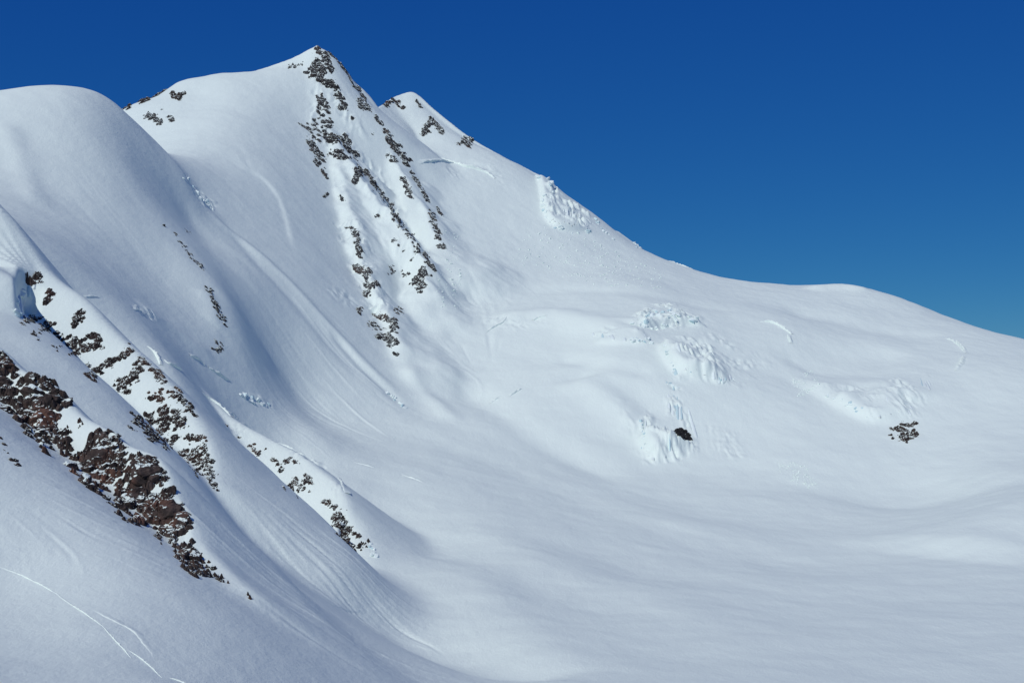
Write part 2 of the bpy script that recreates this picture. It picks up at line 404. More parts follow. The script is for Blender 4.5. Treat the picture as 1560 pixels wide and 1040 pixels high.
broken_ice([(360, 592), (420, 610), (420, 625), (380, 620)], 4, 9, 9, 51, 5, 1000, 1500)
broken_ice([(200, 460), (245, 474), (245, 488), (200, 480)], 2.5, 6, 6, 52, 4, 850, 1300)
broken_ice([(310, 592), (350, 622), (390, 652), (380, 668), (330, 640)], 1.2, 7, 9, 53, 5, 900, 1250)
broken_ice([(420, 668), (500, 705), (530, 750), (510, 765), (440, 700)], 1.6, 8, 12, 54, 6, 800, 1200)
broken_ice([(500, 330), (560, 340), (610, 480), (560, 500), (530, 420)], 4, 14, 40, 55, 14, 1500, 2100)
broken_ice([(470, 110), (520, 130), (620, 290), (660, 420), (620, 440), (540, 270), (460, 200)], 5, 18, 50, 56, 18, 1600, 2500)
broken_ice([(1060, 500), (1130, 510), (1190, 560), (1130, 600), (1090, 560)], 2.5, 14, 30, 61, 26, 1300, 2100)
broken_ice([(930, 600), (985, 610), (985, 700), (950, 690)], 2.5, 10, 50, 62, 20, 1250, 1900)
broken_ice([(1060, 640), (1130, 640), (1150, 700), (1080, 710)], 1.6, 9, 50, 63, 22, 1250, 1900)
broken_ice([(640, 230), (760, 245), (780, 285), (690, 275)], 2.0, 14, 18, 64, 20, 2000, 2650)
broken_ice([(730, 478), (840, 474), (840, 496), (740, 512)], 2.0, 12, 14, 65, 14, 1400, 2000)
broken_ice([(480, 420), (560, 440), (560, 480), (500, 460)], 2.0, 12, 26, 66, 16, 1400, 2000)
# avalanche runnels
runnels([(120, 620), (330, 780), (520, 960), (350, 900)], 130, (.10, .42), (.5, 1.6), (20, 150), 1)
runnels([(330, 700), (480, 800), (620, 960), (420, 880)], 100, (.10, .42), (.6, 1.8), (20, 150), 2)
runnels([(0, 640), (120, 760), (300, 900), (0, 800)], 60, (.05, .18), (.4, 1.2), (15, 80), 3)
runnels([(330, 420), (470, 440), (560, 600), (360, 620)], 60, (.08, .34), (.7, 2.2), (30, 160), 4)
runnels([(500, 200), (620, 280), (680, 480), (520, 420)], 80, (.12, .45), (.8, 2.0), (25, 140), 5)
runnels([(640, 360), (760, 380), (780, 520), (660, 560)], 55, (.1, .32), (.8, 2.0), (30, 140), 6)
runnels([(20, 200), (230, 260), (320, 480), (60, 330)], 12, (.05, .16), (1, 3), (60, 200), 7)
# ------------------------------------------------------------------ materials
def snow_material(name='snow', col=(0.75, 0.845, 0.79), bump=0.5):
    m = bpy.data.materials.new(name); m.use_nodes = True
    nt = m.node_tree; b = nt.nodes['Principled BSDF']
    b.inputs['Base Color'].default_value = (*col, 1)
    b.inputs['Roughness'].default_value = 0.65
    b.inputs['Specular IOR Level'].default_value = 0.25
    tc = nt.nodes.new('ShaderNodeTexCoord')
    n1 = nt.nodes.new('ShaderNodeTexNoise'); n1.inputs['Scale'].default_value = 0.16; n1.inputs['Detail'].default_value = 9; n1.inputs['Roughness'].default_value = .68
    mp = nt.nodes.new('ShaderNodeMapping'); mp.inputs['Rotation'].default_value = (0, 0, .5); mp.inputs['Scale'].default_value = (1, .55, .8)
    nt.links.new(tc.outputs['Object'], mp.inputs['Vector']); nt.links.new(mp.outputs[0], n1.inputs['Vector'])
    bp = nt.nodes.new('ShaderNodeBump'); bp.inputs['Strength'].default_value = bump; bp.inputs['Distance'].default_value = 1.5
    nt.links.new(n1.outputs['Fac'], bp.inputs['Height'])
    nt.links.new(bp.outputs['Normal'], b.inputs['Normal'])
    return m
SNOW = snow_material()

# ------------------------------------------------------------------ terrain meshes, one per landform
def build_terrain():
    V = np.stack([X, Y, Z], -1)
    da = np.empty_like(V); dr = np.empty_like(V)
    da[:, 1:-1] = V[:, 2:] - V[:, :-2]; da[:, 0] = V[:, 1] - V[:, 0]; da[:, -1] = V[:, -1] - V[:, -2]
    dr[1:-1] = V[2:] - V[:-2]; dr[0] = V[1] - V[0]; dr[-1] = V[-1] - V[-2]
    N = np.cross(da, dr); N /= np.linalg.norm(N, axis=-1, keepdims=True)
    V = V.reshape(-1, 3).astype(np.float32); N = N.reshape(-1, 3).astype(np.float32)
    j, i = np.meshgrid(np.arange(NR - 1), np.arange(NA - 1), indexing='ij')
    a = (j * NA + i).ravel()
    quads = np.stack([a, a + 1, a + 1 + NA, a + NA], 1)
    reg = REG[:-1, :-1].ravel()
    names = REGION + ['second_rib_snow', 'foreground_rib_snow', 'third_rib_snow']
    for k, nm in enumerate(names):
        q = quads[reg == k]
        if len(q) == 0: continue
        used, inv = np.unique(q, return_inverse=True)
        inv = inv.reshape(q.shape)
        me = bpy.data.meshes.new(nm)
        me.vertices.add(len(used)); me.vertices.foreach_set('co', V[used].ravel())
        me.loops.add(inv.size); me.loops.foreach_set('vertex_index', inv.ravel().astype(np.int32))
        me.polygons.add(len(q)); me.polygons.foreach_set('loop_start', np.arange(0, inv.size, 4, dtype=np.int32))
        me.update(calc_edges=True)
        me.polygons.foreach_set('use_smooth', np.ones(len(q), bool))
        me.normals_split_custom_set_from_vertices(N[used])
        me.materials.append(SNOW)
        o = bpy.data.objects.new(nm, me); COL.objects.link(o); o['kind'] = 'structure'
REG = np.where(RIBM > 0, RIBM + 6, REG)
build_terrain()
def rock_material(name, dark, mid, rust, snow_from, snow_soft=.10, scale=.25, rust_amt=.5, snow_scale=.6, snow_noise=1.1):
    """weathered rock; snow lies wherever a facet faces up enough, broken up by noise"""
    m = bpy.data.materials.new(name); m.use_nodes = True
    nt = m.node_tree; L = nt.links; b = nt.nodes['Principled BSDF']
    geo = nt.nodes.new('ShaderNodeNewGeometry')
    def noise(sc, det=5, rough=.6):
        n = nt.nodes.new('ShaderNodeTexNoise'); n.inputs['Scale'].default_value = sc; n.inputs['Detail'].default_value = det; n.inputs['Roughness'].default_value = rough
        L.new(geo.outputs['Position'], n.inputs['Vector']); return n
    n1 = noise(scale); n2 = noise(scale * .22, 3); n3 = noise(scale * 3.5, 6, .7)
    r1 = nt.nodes.new('ShaderNodeValToRGB'); r1.color_ramp.elements[0].position = .36; r1.color_ramp.elements[1].position = .66
    r1.color_ramp.elements[0].color = (*dark, 1); r1.color_ramp.elements[1].color = (*mid, 1)
    L.new(n1.outputs['Fac'], r1.inputs['Fac'])
    r2 = nt.nodes.new('ShaderNodeMapRange'); r2.inputs['From Min'].default_value = .62 - .3 * rust_amt; r2.inputs['From Max'].default_value = .78 - .3 * rust_amt
    L.new(n2.outputs['Fac'], r2.inputs['Value'])
    mx = nt.nodes.new('ShaderNodeMix'); mx.data_type = 'RGBA'
    L.new(r2.outputs[0], mx.inputs['Factor']); L.new(r1.outputs['Color'], mx.inputs['A']); mx.inputs['B'].default_value = (*rust, 1)
    # lichen and crack tone
    r3 = nt.nodes.new('ShaderNodeMapRange'); r3.inputs['From Min'].default_value = .3; r3.inputs['From Max'].default_value = .7; r3.inputs['To Min'].default_value = .55; r3.inputs['To Max'].default_value = 1.35
    L.new(n3.outputs['Fac'], r3.inputs['Value'])
    mm = nt.nodes.new('ShaderNodeMix'); mm.data_type = 'RGBA'; mm.blend_type = 'MULTIPLY'; mm.inputs['Factor'].default_value = 1
    L.new(mx.outputs['Result'], mm.inputs['A']); L.new(r3.outputs[0], mm.inputs['B'])
    bp = nt.nodes.new('ShaderNodeBump'); bp.inputs['Strength'].default_value = .9; bp.inputs['Distance'].default_value = .5 / scale * .25
    L.new(n3.outputs['Fac'], bp.inputs['Height'])
    # snow cover
    sx = nt.nodes.new('ShaderNodeSeparateXYZ'); L.new(geo.outputs['Normal'], sx.inputs[0])
    n4 = noise(scale * snow_scale, 3, .6)
    ad = nt.nodes.new('ShaderNodeMath'); ad.operation = 'MULTIPLY_ADD'; ad.inputs[1].default_value = snow_noise; L.new(n4.outputs['Fac'], ad.inputs[0]); L.new(sx.outputs['Z'], ad.inputs[2])
    sm = nt.nodes.new('ShaderNodeMapRange'); sm.inputs['From Min'].default_value = snow_from + .5 * snow_noise - snow_soft; sm.inputs['From Max'].default_value = snow_from + .5 * snow_noise + snow_soft
    L.new(ad.outputs[0], sm.inputs['Value'])
    fin = nt.nodes.new('ShaderNodeMix'); fin.data_type = 'RGBA'
    L.new(sm.outputs[0], fin.inputs['Factor']); L.new(mm.outputs['Result'], fin.inputs['A']); fin.inputs['B'].default_value = (.75, .845, .79, 1)
    L.new(fin.outputs['Result'], b.inputs['Base Color']); L.new(bp.outputs['Normal'], b.inputs['Normal'])
    b.inputs['Roughness'].default_value = .85; b.inputs['Specular IOR Level'].default_value = .2
    return m
ROCK_NEAR = rock_material('brown_rock', (.028, .022, .021), (.088, .064, .055), (.15, .075, .052), .80, .03, .22, .25, .55, 2.2)
ROCK_MID = rock_material('dark_rock', (.022, .018, .017), (.075, .055, .047), (.12, .065, .045), .70, .04, .16, .2, 1.0)
ROCK_FAR = rock_material('grey_rock', (.025, .025, .027), (.08, .075, .073), (.115, .085, .072), .62, .05, .07, .1, 2.2)
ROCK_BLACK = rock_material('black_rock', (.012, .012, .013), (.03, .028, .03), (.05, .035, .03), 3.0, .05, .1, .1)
ICE = snow_material('glacier_ice', (.73, .82, .80), .5)
ICE_BLUE = snow_material('blue_glacier_ice', (.52, .68, .70), .5)

def rock_mesh(seed, sub, mat, planes=16, rough=.10, lo=.72):
    rs = np.random.default_rng(seed)
    bm = bmesh.new(); bmesh.ops.create_icosphere(bm, subdivisions=sub, radius=1.0)
    nrm = rs.normal(size=(planes, 3)); nrm /= np.linalg.norm(nrm, axis=1, keepdims=True)
    off = rs.uniform(lo - .16, 1.0, planes)
    co = np.array([v.co[:] for v in bm.verts])
    dots = co @ nrm.T
    rad = np.min(np.where(dots > 1e-3, off / np.maximum(dots, 1e-3), 9), 1)
    rad = np.minimum(rad, 1.25)
    # ledges and cracks
    f = 2.2
    nse = perlin(co[:, 0] * f + seed, co[:, 1] * f + co[:, 2] * 1.7, seed) + .6 * perlin(co[:, 2] * f * 2 + seed, co[:, 0] * f * 2 - co[:, 1] * f, seed + 3)
    rad = rad * (1 + rough * nse - rough * .8 * np.abs(perlin(co[:, 1] * 3 + 5, co[:, 2] * 3 + co[:, 0], seed + 9)))
    for v, r in zip(bm.verts, rad): v.co *= float(r)
    me = bpy.data.meshes.new('rock'); bm.to_mesh(me); bm.free()
    me.materials.append(mat)
    return me
CRAG = [rock_mesh(100 + k, 4, ROCK_NEAR, 11, .12) for k in range(12)]
BLOCK = [rock_mesh(200 + k, 3, ROCK_NEAR, 12, .18) for k in range(10)]
MIDR = [rock_mesh(300 + k, 3, ROCK_MID, 12, .22) for k in range(12)]
FARR = [rock_mesh(400 + k, 3, ROCK_FAR, 10, .22) for k in range(12)]
FARB = [rock_mesh(450 + k, 3, ROCK_MID, 10, .2) for k in range(8)]
BLACKR = [rock_mesh(480 + k, 3, ROCK_BLACK, 10, .2) for k in range(4)]

def thing(name, label, cat, loc, group=None):
    o = bpy.data.objects.new(name, None); COL.objects.link(o)
    o.empty_display_size = 3
    o.location = loc; o['label'] = label; o['category'] = cat
    if group: o['group'] = group
    return o
def child(name, me, parent, mat):
    o = bpy.data.objects.new(name, me); COL.objects.link(o); o.parent = parent
    o.matrix_basis = Matrix.Translation(-Vector(parent.location)) @ mat
    return o
def frame_at(p, lean=.5, yaw=0.0):
    """axes of a piece lying on the slope at p: z between slope normal and straight up, x across"""
    nv = slope_normal(p[0], p[1], max(3.0, p[1] * .006)); z = (nv * lean + Vector((0, 0, 1)) * (1 - lean)).normalized()
    x = Vector((math.cos(yaw), math.sin(yaw), 0)); x = (x - z * x.dot(z)).normalized(); y = z.cross(x)
    return Matrix(((x.x, y.x, z.x), (x.y, y.y, z.y), (x.z, y.z, z.z))), nv
def put_rock(parent, me, p, size, rs, lean=.5, flat=.7, sink=.25, elong=1.3):
    yaw = rs.uniform(0, 2 * math.pi); lean = .95
    m3, nv = frame_at(p, lean, yaw)
    tilt = Matrix.Rotation(rs.uniform(-.7, .7), 3, 'X') @ Matrix.Rotation(rs.uniform(-.7, .7), 3, 'Y')
    s = size * .5
    sc = Matrix.Diagonal((s * rs.uniform(.85, elong), s * rs.uniform(.75, 1.05), s * flat * rs.uniform(.75, 1.3)))
    loc = Vector(p) + nv * (s * flat * (.5 - 2 * sink) * .6)
    return child('rock', me, parent, Matrix.Translation(loc) @ (m3 @ tilt @ sc).to_4x4())
def inside(p, poly):
    x, y = p; c = False; j = len(poly) - 1
    for i in range(len(poly)):
        if (poly[i][1] > y) != (poly[j][1] > y) and x < (poly[j][0] - poly[i][0]) * (y - poly[i][1]) / (poly[j][1] - poly[i][1]) + poly[i][0]: c = not c
        j = i
    return c
def bedrock(th, placed, seed, mat, up=3, theta=.6, stretch=2.0, reach=.6, fine_amp=1.0):
    """ledges of solid rock that come up through the snow around the given spots: (ground point, size in metres)"""
    p = np.array([q[0] for q in placed]); sz = np.array([q[1] for q in placed]); L = float(np.median(sz))
    mrg = sz.max()
    s = window(p[:, 0].min() - mrg, p[:, 0].max() + mrg, p[:, 1].min() - mrg, p[:, 1].max() + mrg)
    def fine(a):
        a = a[s]
        for ax in (0, 1):
            m_ = a.shape[ax]; t = np.arange((m_ - 1) * up + 1) / up; i = np.minimum(t.astype(int), m_ - 2); f = t - i
            sh = [1, 1]; sh[ax] = -1; f = f.reshape(sh)
            a = np.take(a, i, ax) * (1 - f) + np.take(a, i + 1, ax) * f
        return a
    x, y, z = fine(X), fine(Y), fine(Z)
    f = np.zeros(x.shape)
    for q, r in zip(p, sz):
        m_ = (np.abs(x - q[0]) < 2 * r) & (np.abs(y - q[1]) < 2 * r)
        d2 = (x[m_] - q[0]) ** 2 + (y[m_] - q[1]) ** 2 + ((z[m_] - q[2]) * .7) ** 2
        f[m_] = np.maximum(f[m_], np.exp(-d2 / (reach * r) ** 2))
    u = x * math.cos(theta) + (z + .4 * y) * math.sin(theta); v = -x * math.sin(theta) + (z + .4 * y) * math.cos(theta)
    k = 1.0 / L
    wu = u + .4 * L * perlin(u * k, v * k, seed + 7)
    n_ = perlin(wu * k * 1.1, v * k * 1.1 / stretch, seed) + .55 * perlin(wu * k * 2.6, v * k * 2.6 / stretch, seed + 1) + .45 * (1 - 2 * np.abs(perlin(wu * k * 5, v * k * 5 / stretch, seed + 2)))
    n_ = n_ + fine_amp * (.22 * perlin(u * k * 11, v * k * 11, seed + 3) + .16 * perlin(u * k * 21, v * k * 21, seed + 4))
    # stepped like jointed rock
    off = f * 1.25 - (.62 if fine_amp < 1 else .74) + (.55 if fine_amp < 1 else .72) * n_
    st = off * 3.0; off = (np.floor(st) + np.clip((st - np.floor(st)) * 2.2, 0, 1)) / 3.0 * .6 + off * .4
    h = np.minimum(off, 1.1) * L * .55
    keep = (off > -.12) & (f > .04)
    kq = keep[:-1, :-1] | keep[1:, :-1] | keep[:-1, 1:] | keep[1:, 1:]
    if kq.sum() < 3: return
    nr, na = x.shape
    jj, ii = np.nonzero(kq); a = jj * na + ii
    co = np.stack([x, y - .45 * h, z + .8 * h], -1).reshape(-1, 3) - np.array(th.location)
    left = set(a.tolist())
    while left:                                   # every ledge that stands alone is a piece of its own
        first = left.pop(); comp = [first]; todo = [first]
        while todo:
            c = todo.pop()
            for e in (c - 1, c + 1, c - na, c + na, c - na - 1, c - na + 1, c + na - 1, c + na + 1):
                if e in left: left.remove(e); comp.append(e); todo.append(e)
        if len(comp) < 8: continue
        c = np.array(comp); quads = np.stack([c, c + 1, c + 1 + na, c + na], 1)
        used, inv = np.unique(quads, return_inverse=True); inv = inv.reshape(quads.shape)
        me = bpy.data.meshes.new('bedrock'); me.from_pydata(co[used].tolist(), [], inv.tolist()); me.materials.append(mat)
        o = bpy.data.objects.new('bedrock', me); COL.objects.link(o); o.parent = th
outcrop_seed = [1000]
def outcrop(label, shapes, pool, rmin=0, rmax=1e9, lean=.5, flat=.8, sink=.25, keep_out=(), name='rock_outcrop', group=None, elong=1.3, dens=1.0, loose=.4, strata=-.5, stretch=1.8):
    """shapes: ('poly', outline, spacing, (size lo, hi)) / ('line', points, spread, count, (lo, hi)) / ('spot', x, y, size); all in photo pixels"""
    outcrop_seed[0] += 1
    rs = np.random.default_rng(outcrop_seed[0])
    cand = []
    if 500 <= rmin < 1400: dens = 1.6; loose = .2
    if 0 < rmin < 500: loose = .2
    if rmin >= 1400: dens = 4.0; strata = .45; stretch = 3.4; loose = .08; flat = .55
    for sh in shapes:
        if sh[0] == 'poly':
            po = sh[1]; xs = [q[0] for q in po]; ys = [q[1] for q in po]; got = []
            for _ in range(4000):
                q = (rs.uniform(min(xs), max(xs)), rs.uniform(min(ys), max(ys)))
                if inside(q, po) and all((q[0] - g[0]) ** 2 + (q[1] - g[1]) ** 2 > sh[2] ** 2 for g in got): got.append(q)
            cand += [(q[0], q[1], rs.uniform(*sh[3])) for q in got]
        elif sh[0] == 'line':
            pl = np.array(sh[1], float); seg = np.hypot(*(pl[1:] - pl[:-1]).T); cum = np.concatenate([[0], np.cumsum(seg)])
            for _ in range(int(sh[3] * dens)):
                t = rs.uniform(0, cum[-1]); k = min(np.searchsorted(cum, t, 'right') - 1, len(seg) - 1); f = (t - cum[k]) / seg[k]
                q = pl[k] * (1 - f) + pl[k + 1] * f + rs.normal(size=2) * sh[2] * .5
                cand.append((q[0], q[1], sh[4][0] + (sh[4][1] - sh[4][0]) * rs.random() ** 1.6))
        else: cand.append(tuple(sh[1:4]))
    if rmin >= 1400: cand = [(c[0], c[1], c[2] * 1.0) for c in cand]
    cand = [c for c in cand if not any(inside(c[:2], k) for k in keep_out)]
    placed = [(land(c[0], c[1], rmin, rmax), c[2]) for c in cand]
    base = min(placed, key=lambda t: t[0][2])[0]
    th = thing(name, label, 'rocks', base, group)
    bedrock(th, [(p, px * math.hypot(p[0], p[1]) / FPX) for p, px in placed], outcrop_seed[0], pool[0].materials[0], theta=strata, stretch=stretch, reach=.36 if 0 < rmin < 500 else (.44 if rmin >= 1400 else .5), fine_amp=.45 if 0 < rmin < 500 else 1.0)
    for p, px in placed:
        near = 0 < rmin < 500
        if rs.random() > (1 if near and px > 24 else loose): continue
        d = math.hypot(p[0], p[1]); px *= .9 if near else .8
        put_rock(th, pool[rs.integers(len(pool))], p, px * d / FPX, rs, lean, flat, sink, elong)
    return th

# --- foreground rib
outcrop('dark rock buttress cut by the left picture edge, at the top of the foreground rib',
        [('poly', [(-14, 538), (6, 536), (16, 546), (21, 575), (12, 596), (0, 606), (-14, 606)], 9, (14, 26)), ('spot', 6, 560, 26), ('spot', 2, 585, 26)], CRAG + BLOCK, 420, 660)
outcrop('brown snow-flecked buttress, second from the left on the foreground rib',
        [('poly', [(4, 612), (30, 582), (52, 574), (84, 580), (97, 602), (108, 620), (88, 632), (86, 650), (102, 662), (96, 682), (70, 692), (46, 668), (32, 644), (10, 634)], 9, (14, 26)),
         ('line', [(40, 600), (75, 605), (60, 640), (72, 675)], 12, 12, (26, 42)), ('line', [(95, 690), (110, 680)], 8, 8, (7, 13)), ('line', [(100, 655), (112, 668)], 6, 5, (4, 8))], CRAG + BLOCK, 380, 640,
        keep_out=([(20, 590), (32, 582), (48, 612), (40, 618)], [(52, 648), (78, 650), (70, 660), (52, 656)]))
outcrop('big craggy brown rock pyramid in the middle of the foreground rib',
        [('poly', [(108, 704), (130, 680), (146, 662), (165, 656), (184, 678), (190, 696), (176, 722), (172, 748), (160, 762), (134, 742), (112, 722)], 9, (14, 26)),
         ('line', [(160, 665), (165, 690), (145, 705), (155, 735)], 12, 13, (26, 44)), ('line', [(118, 645), (140, 655)], 5, 5, (4, 7))], CRAG + BLOCK, 380, 640,
        keep_out=([(120, 706), (136, 698), (136, 716), (122, 718)],))
outcrop('snow-pocketed brown buttress below the rock pyramid on the foreground rib',
        [('poly', [(184, 702), (200, 694), (226, 696), (246, 712), (252, 740), (242, 750), (256, 764), (240, 800), (222, 802), (190, 796), (174, 772), (180, 738)], 9, (14, 26)),
         ('line', [(205, 705), (230, 715), (210, 740), (200, 780), (225, 785)], 12, 15, (26, 44))], CRAG + BLOCK, 380, 640,
        keep_out=([(186, 748), (196, 742), (194, 762), (184, 768)], [(208, 733), (216, 734), (216, 748), (209, 746)], [(234, 748), (250, 742), (250, 752), (240, 766), (234, 764)]))
outcrop('rusty brown rock tongue ending the foreground rib, blue shadow on its right',
        [('poly', [(240, 752), (258, 748), (264, 768), (282, 782), (290, 806), (262, 824), (244, 808), (232, 806), (236, 780)], 7, (13, 22)),
         ('line', [(250, 765), (270, 790), (275, 808)], 6, 9, (28, 42)),
         ('poly', [(262, 826), (292, 822), (304, 842), (330, 866), (336, 884), (312, 876), (296, 880), (280, 866), (268, 846)], 7, (11, 19)),
         ('line', [(275, 840), (295, 855), (310, 865)], 6, 7, (24, 34)),
         ('line', [(228, 812), (252, 822)], 6, 8, (7, 13)), ('spot', 348, 888, 6), ('spot', 381, 911, 8), ('spot', 378, 906, 5), ('spot', 338, 880, 9)], CRAG + BLOCK, 360, 620,
        keep_out=([(272, 818), (288, 812), (284, 828), (272, 828)],))
outcrop('small dark rocks in the snow below the leftmost buttress',
        [('spot', 5, 676, 9), ('spot', 2, 668, 7), ('spot', 17, 700, 12), ('spot', 24, 702, 12), ('spot', 28, 708, 8), ('spot', 12, 690, 5), ('spot', 6, 685, 5)], BLOCK)
# --- second rib
R2R = (560, 960)
outcrop('row of rocks under the scooped snow wall on the second rib',
        [('line', [(42, 430), (62, 418)], 4, 9, (6, 12)), ('line', [(70, 462), (78, 445)], 4, 10, (5, 10))], MIDR, *R2R)
outcrop('dark rocks strewn at the upper left end of the second rib',
        [('line', [(36, 488), (58, 486)], 6, 16, (5, 12)), ('line', [(58, 508), (80, 490)], 10, 18, (4, 11)), ('line', [(112, 498), (120, 480), (125, 488)], 5, 14, (5, 12))], MIDR, *R2R)
outcrop('dense dark rock band across the middle of the second rib',
        [('poly', [(84, 505), (92, 512), (108, 512), (125, 518), (140, 510), (152, 512), (153, 524), (138, 534), (124, 534), (104, 524), (86, 518)], 6, (7, 14)), ('line', [(103, 541), (120, 540)], 5, 6, (4, 8)), ('line', [(84, 530), (100, 530)], 6, 4, (3, 6))], MIDR, *R2R)
outcrop('diagonal string of dark rocks right of the dense band on the second rib',
        [('line', [(150, 562), (168, 552), (192, 540), (196, 528)], 5, 26, (5, 12)), ('line', [(130, 566), (150, 580)], 8, 14, (4, 10))], MIDR, *R2R)
outcrop('slanting stack of dark rocks halfway down the second rib',
        [('line', [(180, 590), (192, 584), (206, 572), (212, 556), (220, 552)], 8, 36, (6, 14)), ('line', [(236, 566), (252, 580)], 6, 14, (5, 11)), ('line', [(226, 600), (242, 608), (240, 594)], 8, 16, (4, 10))], MIDR, *R2R)
outcrop('brown rock slab and boulders on the lower second rib',
        [('poly', [(240, 622), (252, 618), (282, 642), (280, 650), (262, 640), (244, 632)], 5, (8, 15)), ('line', [(204, 632), (220, 645), (232, 662), (262, 682)], 9, 44, (6, 14)), ('line', [(222, 636), (245, 640), (262, 660)], 8, 20, (5, 11)), ('line', [(258, 596), (272, 605), (292, 626)], 6, 22, (5, 11))], MIDR, *R2R)
outcrop('shadowed dark rocks at the lower tip of the second rib',
        [('poly', [(272, 688), (290, 686), (304, 690), (318, 706), (328, 722), (322, 728), (304, 708), (280, 696)], 5, (7, 14)), ('line', [(284, 668), (308, 668), (318, 700), (324, 740)], 7, 34, (4, 11)), ('line', [(292, 706), (305, 725)], 8, 12, (3, 8))], MIDR, *R2R)
# --- third rib
R3R = (760, 1160)
outcrop('sparse small rocks below the cornice of the third rib',
        [('spot', 346, 649, 5), ('spot', 363, 666, 5), ('line', [(384, 676), (394, 692)], 4, 9, (4, 8)), ('spot', 405, 683, 4), ('line', [(413, 698), (420, 702)], 3, 5, (4, 8)), ('line', [(424, 718), (430, 706), (446, 700), (454, 708)], 4, 14, (4, 9))], MIDR, *R3R)
outcrop('scattered dark rocks on the lower flank of the third rib',
        [('line', [(432, 742), (445, 738), (452, 730)], 4, 12, (4, 9)), ('line', [(456, 745), (468, 726), (476, 740)], 5, 16, (4, 9)), ('line', [(440, 748), (470, 752)], 8, 7, (3, 6)), ('line', [(490, 762), (500, 764), (512, 775)], 4, 12, (5, 10))], MIDR, *R3R)
outcrop('dark rock prow with a deep blue shadow at the end of the third rib',
        [('line', [(514, 782), (520, 800), (524, 822), (522, 838)], 4, 30, (10, 18)), ('poly', [(514, 832), (524, 836), (540, 850), (544, 858), (530, 856), (518, 846)], 4, (8, 15)), ('line', [(538, 812), (548, 818)], 2, 5, (4, 8)), ('line', [(548, 832), (562, 830)], 4, 7, (3, 7))], MIDR, *R3R, flat=1.1, sink=.12)
# --- central rib under the summit
C = (1500, 2520)
outcrop('small rocks speckling the summit cap and its right skyline',
        [('line', [(480, 76), (492, 82), (500, 98)], 6, 12, (4, 9)), ('line', [(503, 80), (515, 92), (525, 106), (540, 128), (552, 146), (562, 160)], 3, 24, (4, 9)), ('line', [(436, 103), (462, 96)], 4, 6, (2, 5)), ('line', [(500, 90), (503, 106)], 4, 8, (5, 10))], FARR, *C)
outcrop('cluster of dark rocks just below the summit on the central rib',
        [('line', [(476, 112), (482, 98), (490, 112), (488, 122)], 6, 22, (6, 13)), ('line', [(494, 126), (506, 130), (512, 136)], 5, 12, (5, 11)), ('line', [(513, 142), (520, 152), (528, 168)], 4, 12, (4, 9))], FARR + FARB, *C)
outcrop('dark rock step where the central rib bulges left',
        [('poly', [(456, 192), (468, 186), (482, 178), (486, 160), (496, 162), (508, 190), (498, 196), (492, 216), (484, 214), (480, 198), (468, 196)], 6, (6, 13)), ('line', [(488, 148), (498, 165)], 5, 8, (5, 10)), ('line', [(472, 210), (476, 226), (488, 238), (485, 252)], 6, 20, (4, 10)), ('line', [(490, 258), (500, 272)], 3, 6, (3, 6))], FARR + FARB, *C)
outcrop('broken rocks along the crest of the central rib below the step',
        [('line', [(498, 208), (512, 214), (524, 212), (532, 228), (542, 240)], 6, 26, (5, 12)), ('line', [(505, 232), (528, 240)], 6, 10, (4, 9)), ('line', [(550, 258), (544, 270), (538, 278)], 4, 14, (5, 11)), ('line', [(556, 262), (566, 274), (576, 290)], 4, 14, (4, 9))], FARR + FARB, *C)
outcrop('thin line of rocks on the long middle edge of the central rib',
        [('line', [(572, 288), (588, 304), (604, 330), (618, 350), (630, 366), (640, 382)], 4, 34, (3, 8)), ('spot', 576, 328, 10), ('spot', 599, 366, 10), ('spot', 607, 373, 6), ('spot', 615, 382, 5), ('spot', 626, 396, 7), ('line', [(596, 416), (600, 404)], 4, 5, (3, 6)), ('line', [(614, 418), (622, 418)], 3, 4, (3, 6))], FARR, *C)
outcrop('dark rock point closing the right foot of the central rib',
        [('line', [(648, 388), (654, 402), (662, 410)], 3, 14, (5, 10)), ('line', [(636, 428), (644, 410), (642, 424), (640, 442)], 5, 20, (6, 13)), ('line', [(626, 432), (636, 430)], 3, 5, (4, 7)), ('spot', 657, 420, 6)], FARR + FARB, *C)
outcrop('rocks leading down to the left foot of the central rib',
        [('line', [(492, 300), (500, 296)], 2, 4, (3, 6)), ('line', [(516, 300), (524, 306)], 2, 4, (3, 6)), ('line', [(530, 346), (536, 348)], 2, 3, (4, 7)), ('line', [(540, 350), (545, 372), (548, 392)], 4, 18, (4, 9)), ('line', [(540, 402), (548, 412), (562, 418)], 5, 14, (5, 12)), ('poly', [(552, 414), (562, 406), (566, 416), (558, 424)], 4, (7, 12)), ('line', [(558, 450), (562, 436), (576, 432)], 4, 14, (5, 11))], FARR + FARB, *C)
outcrop('lowest dark rock island at the left foot of the central rib',
        [('line', [(546, 478), (550, 468)], 2, 6, (4, 9)), ('poly', [(560, 494), (570, 490), (582, 502), (566, 502)], 4, (6, 11)), ('line', [(574, 480), (586, 486), (600, 488), (602, 502)], 5, 20, (4, 11)), ('poly', [(600, 474), (610, 466), (612, 474), (604, 480)], 4, (6, 12)), ('poly', [(580, 510), (592, 508), (606, 524), (592, 526)], 4, (7, 13)), ('line', [(574, 512), (608, 522)], 4, 8, (4, 8)), ('line', [(596, 538), (606, 541)], 2, 4, (3, 5))], FARR + FARB, *C)
outcrop('line of rocks on the narrow rib right of the central rib',
        [('line', [(546, 152), (552, 164), (562, 166)], 4, 14, (4, 10)), ('spot', 537, 180, 8), ('spot', 568, 204, 8), ('line', [(572, 178), (582, 190)], 3, 9, (4, 8)), ('line', [(588, 202), (598, 222), (612, 236), (620, 252)], 5, 26, (4, 10)), ('poly', [(592, 236), (602, 236), (604, 246), (596, 246)], 4, (6, 11))], FARR, *C)
